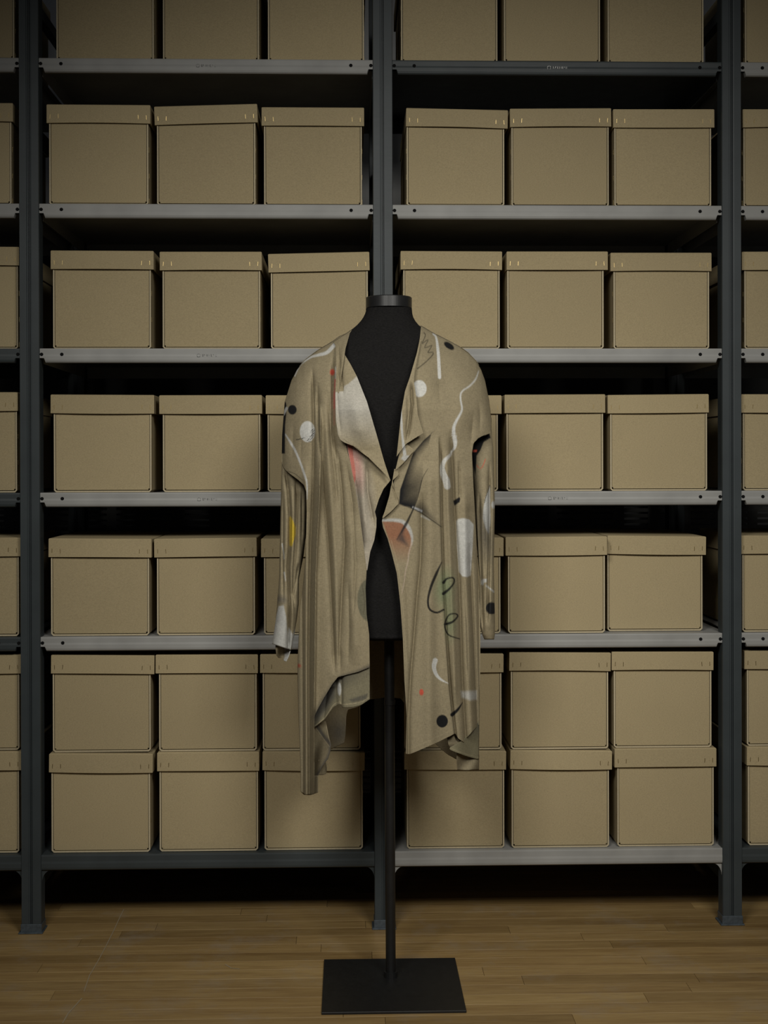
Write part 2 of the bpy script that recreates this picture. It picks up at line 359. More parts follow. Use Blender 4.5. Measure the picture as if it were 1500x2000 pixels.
ROWS = [
 ('row1', 0, [(-165, 28, None), (110.5, 300.5, None), (318.5, 506, None), (523.5, 711, None), (783.5, 971.5, None), (984.5, 1172, None), (1187, 1374, None), (1455, 1643, None)]),
 ('row2', 1, [(-170, 22.5, (-176, 25, 200, 201, 236, 237)), (96.5, 290, (91, 293.5, 203.5, 205, 240, 241.5)), (307, 499, (301, 502, 208, 202.5, 244, 239)), (516, 707, (511, 711, 209, 210, 246, 246)),
   (794.5, 985, (793.5, 992, 210.5, 215, 246.5, 249.5)), (999, 1189, (996, 1193.5, 212, 211, 247, 246.5)), (1200, 1389, (1197.5, 1395, 213, 213, 248, 247)), (1452, 1640, (1450.5, 1647, 213, 213, 248, 248))]),
 ('row3', 2, [(-156, 35.5, (-165, 37, 481, 482, 517, 518)), (104, 295, (99, 300, 489, 490, 524, 525)), (318, 508.5, (312, 511, 491.5, 491.5, 528, 527)), (529.5, 718.5, (523.5, 721, 496, 491.5, 531, 527)),
   (788, 976, (782.5, 980.5, 490, 491, 526, 527)), (991, 1179, (989.5, 1187, 491, 491, 526.5, 526)), (1198.5, 1385, (1192.5, 1389.5, 493.5, 493.5, 529, 529)), (1454, 1641, (1449, 1645, 491.5, 491, 527, 527))]),
 ('row4', 3, [(-158, 33.5, (-167, 34.5, 766, 766, 803, 803)), (105.5, 296, (99, 301, 770.5, 771.5, 807, 808.5)), (318.5, 508.5, (311, 511.5, 772, 771.5, 809, 808.5)), (523, 712, (519, 717, 772, 772, 808, 808)),
   (785, 972.5, (781, 979.5, 772, 772, 809, 809)), (989.5, 1178, (985.5, 1182, 771, 770, 808, 808)), (1192, 1381, (1187, 1384, 771.5, 769.5, 808, 804.5)), (1451, 1639, (1448, 1644, 770, 770, 806, 806))]),
 ('row5', 4, [(-155, 37, (-157, 40, 1050, 1050, 1087, 1088)), (100, 291.5, (95, 296, 1051.5, 1052.5, 1087, 1090)), (307, 498, (301, 501, 1052.5, 1050, 1090, 1087)), (516, 706, (510, 710, 1052, 1052, 1089, 1089)),
   (789, 977.5, (785, 983.5, 1050, 1050, 1088, 1088)), (992.5, 1181.5, (987.5, 1185.5, 1049, 1047.5, 1088, 1087)), (1186.5, 1372, (1186.5, 1379, 1046, 1048, 1085, 1085.5), .030), (1450, 1636, (1446, 1641, 1046, 1046, 1083, 1083))]),
 ('row7', 5, [(-155, 37.5, (-159, 43, 1468, 1468, 1506, 1507)), (101, 293.5, (96, 298.5, 1472, 1473, 1509.5, 1511)), (312, 504, (307, 506, 1470, 1469, 1509.5, 1507.5)), (517, 708.5, (513, 712.5, 1468, 1469, 1505, 1505)),
   (795, 985, (790, 988.5, 1467, 1467, 1506.5, 1506)), (999.5, 1189.5, (997, 1195.5, 1466, 1467, 1505, 1504)), (1206, 1394, (1200.5, 1399, 1463, 1461, 1503, 1499)), (1461, 1648, (1459, 1655, 1459, 1459, 1496, 1496))]),
 ('row6', 5, [(-154, 38, (-158, 42.5, 1279, 1279, 1313, 1314)), (103.5, 294.5, (100, 301.5, 1279, 1280.5, 1314, 1319)), (311, 501.5, (304, 503.5, 1279, 1278.5, 1319, 1317)), (513.5, 704, (508, 708, 1278, 1277, 1314, 1314)),
   (790, 979.5, (785, 983.5, 1276, 1277, 1313, 1316)), (998, 1188, (995, 1193, 1274, 1275, 1312, 1313)), (1199, 1389.5, (1195, 1393.5, 1273, 1273, 1311, 1310)), (1459, 1646, (1454, 1650, 1271, 1271, 1305, 1305))]),
]
where = ['cut off at the left picture edge', 'just right of the left post', 'middle of the left bay', 'just left of the middle post',
         'just right of the middle post', 'middle of the right bay', 'just left of the right post', 'cut off at the right picture edge']
rown = {'row1': 'on the topmost shelf', 'row2': 'on second shelf from top', 'row3': 'on third shelf from top', 'row4': 'on fourth shelf from top',
        'row5': 'on fifth shelf from top', 'row6': 'upper stacked one on bottom shelf', 'row7': 'lower stacked one on bottom shelf'}
rest_z = {}
for rn, si, bx in ROWS:
    for k, rec in enumerate(bx):
        xl, xr, lid = rec[:3]; Y = .028 + (rec[3] if len(rec) > 3 else 0) + random.Random(rn+str(k)).uniform(-.003, .004)
        if rn == 'row6': zb = rest_z[k]+.0008; Y = .034
        else: zb = SZ[si]+.0004
        yb = 1000+SY-FPX*((zb-CP[2])/(Y-CP[1]))
        a = at(xl, yb, Y); b = at(xr, yb, Y); W = b[0]-a[0]; X = (a[0]+b[0])/2
        root = link('cardboard_box', None, loc=(X, Y, zb))
        tag(root, 'lidded brown box '+rown[rn]+', '+where[k], 'box', 'brown cardboard archive boxes on the shelves')
        bow = random.Random(rn+'b'+str(k)).uniform(.0, .0016)
        if lid:
            l0, l1, tl, tr, bl, br = lid; yf = Y-.0065
            P = at(l0, tl, yf); Q = at(l1, tr, yf); Wl = max(Q[0]-P[0], W+.006); tilt = math.atan2(P[2]-Q[2], Q[0]-P[0])
            top = (P[2]+Q[2])/2; cx = (P[0]+Q[0])/2-X
        else: Wl = W+.012; tilt = 0; top = zb+BT+.0045; cx = 0
        Hb = (top-zb)-.006-abs(math.sin(tilt))*W*.5
        body = link('box_body', body_me(W, Hb), root); link('front_panel', panel_me(W, Hb-.012, bow), root)
        sag = random.Random(rn+'s'+str(k)).uniform(-.0012, .0022)
        ld = link('lid', lid_me(Wl, sag, random.Random(rn+'q'+str(k)).uniform(.001, .004)), root, (cx, 0, top-zb)); ld.rotation_euler = (0, tilt, 0)
        rest_z[k] = top+abs(math.sin(tilt))*Wl*.5
        for s in (-Wl/2+.010, -Wl/2+.033, Wl/2-.034, Wl/2-.011):
            bwy = .003*math.sin(math.pi*(s+Wl/2)/Wl)
            o = link('staple', STM, ld, (s, -.0068-bwy*.8, -.035+random.uniform(-.001, .001))); o.rotation_euler = (0, random.uniform(-.1, .1), 0)
        for sx in (-1, 1):
            for sz in (.014, .085, .160): link('staple', STS, body, (sx*W/2, .012, sz))

# ------------------------------------------------------------------ mannequin
YC = -.36
man = tag(link('mannequin', None, loc=(1.005, YC, 0)), 'black headless dress form on a tall pole with a square base, wearing the coat', 'mannequin')
bm = bmesh.new(); PX0, PX1, PY0, PY1 = .8322, 1.1818, -.5748, -.2363
box(bm, (PX0-1.005, PY0-YC, 0), (PX1-1.005, PY1-YC, .006), .0008); link('base_plate', bm_me(bm, 'base_plate', BLACKM), man)
PT = at(760, 1230, YC)
PB = at(763.3, 1915, YC); dx0 = PB[0]-1.005; dx1 = PT[0]-1.005
bm = bmesh.new(); n = 24
A = [bm.verts.new((dx0+.0128*math.cos(2*math.pi*i/n), .0128*math.sin(2*math.pi*i/n), .006)) for i in range(n)]
B = [bm.verts.new((dx1+.0128*math.cos(2*math.pi*i/n), .0128*math.sin(2*math.pi*i/n), PT[2])) for i in range(n)]
for i in range(n): bm.faces.new((A[i], A[(i+1) % n], B[(i+1) % n], B[i]))
link('pole', bm_me(bm, 'pole', BLACKM, True), man)
bm = bmesh.new(); cyl(bm, (0, 0), .0175, (.006, .020)); link('pole_socket', bm_me(bm, 'pole_socket', BLACKM), man, (dx0, 0, 0))
bm = bmesh.new(); cyl(bm, (0, 0), .0145, (.0, .012)); link('pole_clamp', bm_me(bm, 'pole_clamp', BLACKM), man, (dx0*.5+dx1*.5, 0, at(760, 1376, YC)[2]))
def spline(tab, q):
    """smooth (monotone-ish) interpolation through table rows [(k, v...)]"""
    tab = np.array(tab, float); k = tab[:, 0]; out = []
    for c in range(1, tab.shape[1]):
        v_ = tab[:, c]; d = np.gradient(v_, k); i = np.clip(np.searchsorted(k, q)-1, 0, len(k)-2)
        h = k[i+1]-k[i]; t = np.clip((q-k[i])/h, 0, 1)
        out.append((2*t**3-3*t**2+1)*v_[i]+(t**3-2*t**2+t)*h*d[i]+(-2*t**3+3*t**2)*v_[i+1]+(t**3-t**2)*h*d[i+1])
    return out
TT = [(592, 43.5, .050, 760), (604, 44.5, .052, 760), (614, 46.5, .053, 759), (624, 51, .056, 758), (634, 59, .061, 757.5), (644, 70, .066, 757), (656, 86, .072, 757), (672, 106, .080, 757), (690, 126, .090, 757), (715, 142, .103, 758), (760, 148, .118, 758),
      (810, 146, .124, 758), (870, 138, .118, 758), (950, 124, .106, 758), (1030, 116, .100, 758), (1090, 120, .104, 758), (1150, 132, .110, 758), (1200, 139, .112, 758), (1228, 138, .110, 758), (1238, 134, .106, 758), (1242, 122, .095, 758)]
ys = np.concatenate([np.linspace(592, 1228, 90), np.linspace(1230, 1242, 7)]); hw, dp, cxp = spline(TT, ys); n = 72; V = []; F = []
hwm = hw/ (FPX/(YC-CP[1]))
for i, yy in enumerate(ys):
    c = at(cxp[i], yy, YC)
    for j in range(n):
        a = 2*math.pi*j/n; ca, sa = math.cos(a), math.sin(a)
        ex = abs(ca)**.92*np.sign(ca); ey = abs(sa)**.92*np.sign(sa)
        V.append((c[0]+hwm[i]*ex-1.005, dp[i]*ey, c[2]))
for i in range(len(ys)-1):
    for j in range(n): F.append((i*n+j, i*n+(j+1) % n, (i+1)*n+(j+1) % n, (i+1)*n+j))
F.append(tuple(range(n))[::-1]); F.append(tuple((len(ys)-1)*n+j for j in range(n)))
link('torso', mesh('torso', V, F, TORSO, True), man)
c = at(759.5, 603, YC); c2 = at(759.5, 581, YC); rc = 45*(YC-CP[1])/FPX
prof = [(.0, rc*.96), (.001, rc), (c2[2]-c[2]-.002, rc), (c2[2]-c[2], rc*.97), (c2[2]-c[2]+.0005, rc*.2)]
bm = bmesh.new(); R = [[bm.verts.new((r*math.cos(2*math.pi*j/n), r*.98*math.sin(2*math.pi*j/n), z)) for j in range(n)] for z, r in prof]
for p, q in zip(R[:-1], R[1:]):
    for j in range(n): bm.faces.new((p[j], p[(j+1) % n], q[(j+1) % n], q[j]))
bm.faces.new(R[0][::-1]); bm.faces.new(R[-1]); me = bm_me(bm, 'neck_cap', CAPM); link('neck_cap', me, man, (c[0]-1.005, 0, c[2]))

# ------------------------------------------------------------------ coat: print
def pl(pts): return np.array(pts, float)
def seg_d(x, y, pts, wid=None):
    """signed distance to a stroke of varying width (negative inside)"""
    pts = pl(pts); best = np.full(x.shape, 1e9); L = np.r_[0, np.cumsum(np.hypot(*np.diff(pts, axis=0).T))]
    wid = np.asarray(wid if wid is not None else [0], float); wk = np.linspace(0, L[-1], len(wid))
    for i in range(len(pts)-1):
        a, b = pts[i], pts[i+1]; d = b-a; l2 = max(d@d, 1e-9)
        t = np.clip(((x-a[0])*d[0]+(y-a[1])*d[1])/l2, 0, 1); dist = np.hypot(x-a[0]-t*d[0], y-a[1]-t*d[1])
        w_ = np.interp(L[i]+t*math.sqrt(l2), wk, wid)/2; best = np.minimum(best, dist-w_)
    return best
def smooth_path(pts, n=8):
    pts = pl(pts); P = np.vstack([2*pts[0]-pts[1], pts, 2*pts[-1]-pts[-2]]); out = []
    for i in range(1, len(P)-2):
        for t in np.linspace(0, 1, n, endpoint=False):
            out.append(.5*((2*P[i])+(-P[i-1]+P[i+1])*t+(2*P[i-1]-5*P[i]+4*P[i+1]-P[i+2])*t*t+(-P[i-1]+3*P[i]-3*P[i+1]+P[i+2])*t**3))
    out.append(P[-2]); return np.array(out)
def poly_d(x, y, pts):
    pts = pl(pts); n = len(pts); d = np.full(x.shape, 1e9); ins = np.zeros(x.shape, bool)
    for i in range(n):
        a, b = pts[i], pts[(i+1) % n]; e = b-a; t = np.clip(((x-a[0])*e[0]+(y-a[1])*e[1])/max(e@e, 1e-9), 0, 1)
        d = np.minimum(d, np.hypot(x-a[0]-t*e[0], y-a[1]-t*e[1]))
        c = ((a[1] > y) != (b[1] > y)) & (x < (b[0]-a[0])*(y-a[1])/(b[1]-a[1]+1e-12)+a[0]); ins ^= c
    return np.where(ins, -d, d)
def ell_d(x, y, cx, cy, rx, ry, rot=0):
    c, s = math.cos(rot), math.sin(rot); X = (x-cx)*c+(y-cy)*s; Y_ = -(x-cx)*s+(y-cy)*c
    return (np.sqrt((X/rx)**2+(Y_/ry)**2)-1)*min(rx, ry)
BASE = np.array([.240, .200, .126]); WHITE = np.array([.465, .46, .43]); BLK = np.array([.009, .009, .0095]); RED = np.array([.42, .075, .045])
PINK = np.array([.40, .135, .105]); YEL = np.array([.50, .355, .04]); GREEN = np.array([.15, .185, .10]); BROWN = np.array([.24, .115, .066]); GREY = np.array([.34, .32, .275])
class Paint:
    def __init__(s, x, y, base=BASE):
        s.x, s.y = x, y; s.c = np.broadcast_to(base, x.shape+(3,)).copy()
    def put(s, d, col, soft=.7, a=1.):
        m_ = np.clip(.5-d/(2*soft), 0, 1)*a; s.c = s.c*(1-m_[..., None])+col*m_[..., None]
    def line(s, pts, wid, col, soft=.7, a=1., sm=True): s.put(seg_d(s.x, s.y, smooth_path(pts) if sm else pts, wid), col, soft, a)
    def poly(s, pts, col, soft=.7, a=1., sm=False):
        s.put(poly_d(s.x, s.y, pts), col, soft, a)
    def ell(s, *e, col=WHITE, soft=.7, a=1.): s.put(ell_d(s.x, s.y, *e), col, soft, a)
def Z2(l, ox=740, oy=600, k=6.25): return [(ox+a/k, oy+b/k) for a, b in l]
def Z3(l): return Z2(l, 740, 860)
def ZB(l): return Z2(l, 520, 1000, 3.26)
def Z7(l): return Z2(l, 540, 640, 6.25)
def paint_right(x, y):
    P = Paint(x, y)
    P.ell(838, 700, 18, 26, .2, col=BASE*.72, soft=14, a=.45); P.ell(852, 745, 12, 22, 0, col=BASE*.66, soft=10, a=.5)
    P.line(Z2([(550, 310), (567, 345), (530, 440), (560, 420), (600, 400), (560, 485), (585, 490), (645, 470), (600, 548), (620, 552), (660, 552), (650, 590), (560, 680), (470, 750)]), [1.4, 1.2, 1.2, 1.6, 1.5], BLK, .8, .9, sm=True)
    P.line([(846, 652), (852, 660), (856, 690), (858.5, 737)], [3, 5.5, 6, 6.5], WHITE)
    P.ell(877, 675.5, 11.5, 5.6, .62, col=BLK)
    P.ell(819, 759, 14.2, 16.4, 0, col=WHITE)
    P.line(Z2([(1218, 780), (1180, 880), (1110, 960), (1030, 1015), (1000, 1060), (998, 1130), (1015, 1240), (990, 1310), (940, 1400), (915, 1470), (915, 1560), (930, 1640), (925, 1710), (890, 1760)]), [1.6, 2.8, 2.6, 3, 3.4, 4.5, 6.5, 8.5, 3], WHITE, .9)
    P.line(Z3([(885, 135), (870, 180), (800, 250), (775, 330), (790, 420), (820, 490), (835, 560)]), [3, 6, 8, 9, 12, 14, 13], WHITE, 1.1, .92)
    # dark blade fading to the upper right
    bl = Z3([(545, 0), (420, 150), (260, 600), (245, 775), (420, 830), (500, 620), (535, 470), (540, 300), (600, 100), (640, -90), (685, -120)])
    d = poly_d(x, y, bl); e = seg_d(x, y, Z3([(640, -90), (545, 0), (420, 150), (260, 600), (245, 775), (420, 830)]))
    low = np.clip((y-905)/45, 0, 1); a_ = np.clip(1.0-e/16, 0, 1)*(1-low)+low*np.clip(1.05-e/75, 0, 1)
    m_ = (np.clip(.5-d/1.6, 0, 1)*a_)[..., None]; P.c = P.c*(1-m_)+BLK*1.2*m_
    # second shade above the slanted line
    tri = Z3([(425, 820), (520, 620), (620, 860), (760, 1050), (520, 885)]); d = poly_d(x, y, tri); e = seg_d(x, y, Z3([(420, 835), (760, 1055)]))
    m_ = (np.clip(.5-d/10, 0, 1)*np.clip(.95-e/26, 0, 1)*np.clip((870-x)/40, .2, 1))[..., None]; P.c = P.c*(1-m_)+BLK*2*m_
    P.line(Z3([(420, 820), (520, 862)]), [4.5], np.array([.30, .30, .30]), .8, sm=False); P.line(Z3([(525, 925), (620, 975)]), [4.5, 1.5], np.array([.32, .31, .27]), 1, sm=False)
    P.line(Z3([(250, 778), (420, 835), (520, 885), (760, 1055)]), [1.6, 1.6, 1.4], BLK, .7, .9, sm=False)
    # orange brown quadrant with pale rim
    q = Z3([(45, 985), (280, 1000), (360, 1060), (405, 1180), (390, 1330), (340, 1480), (250, 1560), (150, 1300)])
    d = poly_d(x, y, q); m_ = (np.clip(.5-d/3, 0, 1)*np.clip((1102-y)/55, 0, 1))[..., None]; P.c = P.c*(1-m_)+BROWN*m_
    P.line(Z3([(40, 975), (200, 975), (300, 1000), (370, 1080), (405, 1190), (400, 1270)]), [5, 5.5, 7, 8, 5, 2.5], WHITE*.82, 1.4, .9)
    P.line(Z3([(402, 1250), (365, 1380), (358, 1460), (325, 1600), (310, 1720), (280, 1870)]), [2.6, 1.6, 1.6, 1.6, 1.3, .9], np.array([.42, .33, .26]), .8, .85)
    P.line(Z3([(600, 345), (530, 470), (480, 680), (415, 850)]), [.8, 1.2, 1.2, 2.6], BLK, .6, .9); P.line(Z3([(415, 850), (350, 990), (220, 1215)]), [2.6, 5.5, 1], BLK, .8, .9, sm=False)
    P.poly(Z3([(220, 1215), (350, 1285), (300, 1150), (310, 1060)]), BLK*4, 4, .75)
    P.poly(Z3([(908, 738), (985, 690), (994, 715), (985, 755), (922, 800)]), BLK, .8)
    P.poly(Z3([(945, 985), (970, 960), (1030, 950), (1100, 965), (1157, 1025), (1145, 1300), (1120, 1650), (1080, 1668), (1020, 1662), (976, 1605), (955, 1300)]), WHITE*.97, .9)
    # green tint and black script
    P.ell(868, 1150, 17, 34, .1, col=GREEN, soft=9, a=.75); P.ell(879, 1212, 10, 34, 0, col=GREEN, soft=7, a=.65)
    P.line(ZB([(1118, 318), (1080, 400), (1048, 480), (1030, 560), (1040, 618), (1085, 640), (1130, 622)]), [1.4, 5.6, 5.2, 4, 3.8, 3.8], BLK, .7, .96)
    P.line(ZB([(1128, 450), (1150, 425), (1190, 420), (1195, 450), (1165, 490), (1128, 520)]), [5.6, 3, 2.8, 3.2, 4.4, 6.2], BLK, .7, .96)
    P.line(ZB([(1138, 715), (1185, 700), (1218, 665), (1205, 648), (1165, 655), (1140, 700), (1140, 745), (1165, 785), (1232, 808)]), [5.2, 4.2, 3, 2.6, 2.8, 2.8, 2.6, 2.4, 1.8], BLK, .7, .96)
    P.line(ZB([(1076, 945), (1068, 985), (1080, 1030), (1110, 1065), (1160, 1092)]), [9.5, 8, 6.5, 4, 1], WHITE)
    P.ell(823.2, 1352, 4.2, 6.2, 0, col=RED); P.ell(863.6, 1408.5, 11.2, 12.4, 0, col=BLK)
    P.poly([(900, 1350), (931, 1349), (931, 1366), (918, 1368), (902, 1362)], WHITE*.85, 2.5, .85); P.line([(903, 1351), (929, 1353)], [1], BASE*.8, .5, .6)
    P.line([(883, 1396), (894, 1386), (903.5, 1372)], [7.5, 5, 1], BLK, .7)
    P.poly([(908, 1446), (935, 1412), (945, 1500), (900, 1500)], BASE*.7*np.array([.85, 1, .95]), 6, .7)
    # edge stitching
    P.line([(764, 1055), (776, 1100), (785, 1160), (791, 1240), (796, 1330), (799, 1400), (801, 1465)], [.8], BASE*1.45, .6, .6)
    P.line([(801, 1463), (850, 1441), (886, 1424)], [.8], BASE*1.35, .6, .5)
    P.line(Z3([(245, 780), (150, 870), (50, 955)]), [1.6], BASE*.35, .8, .8)
    return P.c
def paint_left(x, y):
    P = Paint(x, y)
    P.line(Z7([(225, 590), (260, 505), (310, 435), (420, 360), (520, 332), (620, 300), (712, 205)]), [2, 3, 3.5, 4, 6, 7, 7.5], WHITE)
    P.ell(649, 727, 4.5, 6, 0, col=RED*.95, soft=1.5); P.line([(657, 718), (657, 741)], [4.5], WHITE, .8, sm=False)
    P.line([(655.5, 742), (653, 775), (653, 830)], [4.6, 4.2, 2.5], PINK, .9); P.line([(653, 800), (653.5, 850)], [3, 2], BASE*1.05, 1.2, .8)
    P.ell(571, 800.3, 8.4, 9.4, 0, col=BLK*1.4)
    P.ell(600.5, 843, 15, 20.5, 0, col=WHITE)
    for i in range(9):
        yy = 838+i*2.6; xx = 611.5-max(0, i-4)*1.8; P.line([(xx-2.5-(i % 3)*1.3, yy+1.5), (xx+2.8, yy)], [1.1], BLK, .45, .9, sm=False)
    P.line([(603, 862), (608, 863)], [1], BLK, .5); P.line([(579, 859), (588, 857), (596, 855)], [1.6, 1.4, .8], BLK*2, .6)
    P.line([(557, 848), (566, 862), (577, 881), (587, 905), (595, 928), (599.5, 945), (600, 975)], [2.5, 4.5, 4, 4, 4, 3, 1], WHITE*.9)
    P.poly([(550, 783), (558.5, 786), (560, 797), (557, 830), (556.5, 886), (545, 886)], BLK, .9); P.line([(553, 810), (560, 797)], [5], WHITE*.8, .7)
    P.line([(556, 919), (575, 925), (591, 938)], [1.2, 1.2, .8], BASE*.35, .6, .9)
    P.ell(722, 1172, 24, 42, 0, col=BASE*.58*np.array([.9, 1, 1.05]), soft=1.2); P.line([(707, 1140), (712, 1175), (710, 1200)], [1.2], BASE*.3, .8, .7)
    P.ell(583, 1300, 5, 3.5, .3, col=RED*.8, soft=1.5, a=.8)
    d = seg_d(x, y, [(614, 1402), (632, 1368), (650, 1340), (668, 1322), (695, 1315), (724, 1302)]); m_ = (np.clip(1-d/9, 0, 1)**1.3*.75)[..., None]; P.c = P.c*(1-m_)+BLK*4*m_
    P.poly([(588, 1536), (612, 1520), (621, 1515), (621, 1560), (588, 1560)], BASE*.75, 3, .4)
    P.ell(650, 760, 10, 5, 0, col=BASE*1.12, soft=3, a=.4)
    return P.c
def paint_lapel_left(x, y):
    P = Paint(x, y, BASE*1.04)
    g = np.clip((y-800)/75, 0, 1)[..., None]; pale = GREY*1.08*(1-g)+BASE*1.14*g
    ln = np.interp(x, [655, 671, 672, 680, 690, 698], [766, 764, 754, 750, 741, 733]); m_ = np.clip((y-ln)/1.6+.5, 0, 1)[..., None]
    P.c = P.c*(1-m_)+pale*m_
    P.line([(664, 852), (690, 864), (720, 886), (760, 930)], [1], BASE*1.4, .7, .4)
    return P.c
def paint_flap_left(x, y):
    P = Paint(x, y, np.array([.34, .30, .235])); g = np.clip((x-np.interp(y, [862, 950, 1100], [690, 712, 730]))/25, 0, 1)[..., None]
    P.c = P.c*(1-g)+BASE*1.22*g; P.ell(697, 905, 9, 40, -.15, col=PINK*.9+.09, soft=7, a=.7)
    P.poly([(674, 858), (688, 866), (690, 890), (694, 915), (695, 935), (691, 947), (686, 920), (680, 885)], PINK*1.02, 1); P.line([(676, 862), (684, 905), (691, 945)], [1.6], np.array([.42, .32, .26]), .8)
    return P.c
def paint_lapel_right(x, y):
    P = Paint(x, y, BASE*1.04); P.line(Z2([(275, 1220), (275, 1400), (290, 1600), (315, 1790)]), [1, 4.5, 4, 6.5], WHITE*.82, .8)
    P.poly(Z2([(270, 1850), (300, 1805), (370, 1810), (330, 1890)]), WHITE*.8, 1.5, .9)
    P.line(Z2([(440, 1120), (480, 1330), (540, 1500)]), [.8], BASE*1.35, .6, .6); P.line(Z2([(380, 1110), (400, 1300), (330, 1620)]), [1.2], BASE*.45, .8, .8)
    return P.c
def paint_sleeve_left(x, y):
    P = Paint(x, y); P.poly([(540, 780), (558.5, 786), (557, 886), (540, 886)], BLK, .9)
    P.poly([(566, 1009), (569, 1010), (573, 1018), (577.5, 1030), (577, 1045), (573, 1058), (570, 1068), (565.5, 1065)], YEL, .8)
    P.line([(551, 1062), (554, 1080), (555, 1092)], [2.4, 1.5], WHITE*.9, .6); P.line([(555, 1118), (558, 1135)], [3, 1], WHITE*.9, .6)
    P.poly([(544, 1184), (554, 1182), (559, 1205), (562, 1240), (563, 1290), (528, 1290), (528, 1255)], WHITE*.86, 1)
    P.line([(545, 1170), (553, 1172)], [14], BLK*8, 5, .5); P.poly([(564, 1225), (572, 1240), (584, 1205), (584, 1225), (570, 1262), (560, 1292), (552, 1290), (560, 1262)], WHITE*.86, 1)
    P.poly([(536, 1266), (552, 1272), (550, 1295), (536, 1290)], BASE*.9, 1); P.line([(532, 1256), (560, 1270)], [.9], BASE*1.4, .5, .5)
    return P.c
def paint_sleeve_right(x, y):
    P = Paint(x, y)
    P.poly(Z3([(1130, 100), (1180, 20), (1215, -40), (1340, -120), (1365, -30), (1280, 20), (1240, 120), (1192, 190), (1180, 430), (1130, 240)]), BLK, .8)
    P.line(Z3([(1125, 135), (1185, 128)]), [4], RED*1.1, .6); P.line(Z3([(1195, 305), (1225, 338), (1262, 325), (1302, 228)]), [1.3], RED, .5)
    P.poly(Z3([(1355, 560), (1300, 700), (1272, 850), (1268, 950), (1300, 1070), (1342, 1150), (1362, 1000), (1358, 700)]), WHITE*.84, 1); P.line(Z3([(1355, 545), (1310, 680), (1290, 760)]), [.9], BLK, .5)
    P.ell(948, 1048, 10, 34, -.15, col=BLK*5, soft=9, a=.6); P.ell(963.5, 986, 4, 7, 0, col=WHITE*.8, soft=1)
    P.poly(Z3([(1245, 1750), (1250, 1705), (1280, 1690), (1318, 1692), (1315, 1735), (1285, 1735), (1270, 1775)]), WHITE*.85, .9); P.line(Z3([(1310, 1775), (1405, 1850)]), [2.8], WHITE*.85, .8)
    P.ell(960, 1188, 11, 12, 0, col=BLK*1.4)
    return P.c
def plain(f=1.): return lambda x, y: Paint(x, y, BASE*f).c

# ------------------------------------------------------------------ coat: cloth
coat = tag(link('open_coat', None, loc=(1.0, YC, 1.2)), 'olive beige draped open coat with abstract brush print, hung on the black dress form', 'coat')
TOP = [(540, 800), (552, 780), (560, 762), (568, 745), (580, 722), (595, 703), (620, 684), (650, 666), (662, 657), (676, 651), (690, 641), (700, 641), (760, 660), (815, 637), (823, 636), (836, 644), (850, 652), (865, 659), (880, 667), (900, 678), (915, 689), (930, 705), (940, 722), (948, 745), (956, 775), (962, 800), (970, 830)]
HW = [(640, 150), (700, 182), (760, 203), (850, 210), (930, 208), (1000, 188), (1100, 180), (1300, 182), (1550, 184)]
BB = [(640, .085), (700, .130), (800, .158), (950, .155), (1100, .15), (1300, .155), (1550, .16)]
def base_h(x, y, sgn=1.):
    hw_ = np.interp(y, *pl(HW).T); b = np.interp(y, *pl(BB).T); s = np.clip((x-757)/hw_, -.985, .985)
    top = np.interp(x, *pl(TOP).T); d = np.clip((y-top)/70., 0, 1); r = np.sqrt(np.clip(1-(1-d)**2, 0, 1))
    return sgn*b*np.sqrt(1-s*s)*(.08+.92*r)
def folds_h(x, y, folds):
    h = np.zeros_like(x)
    for f in folds:
        kind, pts, w_, amp = f[:4]; p = pl(pts); xp = np.interp(y, p[:, 1], p[:, 0]); y0, y1 = p[0, 1], p[-1, 1]; tp = f[4] if len(f) > 4 else 40
        fade = np.clip((y-y0)/tp, 0, 1)*(1 if y1 > 1380 else np.clip((y1-y)/tp, 0, 1)); d = x-xp
        e_ = .9
        if kind == 'v': g = -np.exp(-(np.sqrt(d*d+e_*e_)-e_)/w_)
        elif kind == 'g': g = np.exp(-(d/w_)**2)
        elif kind == 'l': g = np.where(d < 0, np.exp(d/w_), 0)+np.where(d >= 0, np.exp(-d/2.0), 0)   # overlap lying to the left of the line
        elif kind == 'r': g = np.where(d > 0, np.exp(-d/w_), 0)+np.where(d <= 0, np.exp(d/2.0), 0)
        h += amp*1.65*g*fade
    return h
def curve(tab, q):
    t = pl(tab); return np.interp(q, t[:, 1], t[:, 0])
def add_print(me, cols):
    a_ = me.attributes.new('print', 'FLOAT_COLOR', 'POINT'); c4 = np.ones((len(cols), 4), 'f'); c4[:, :3] = np.clip(cols, 0, 1); a_.data.foreach_set('color', c4.ravel())
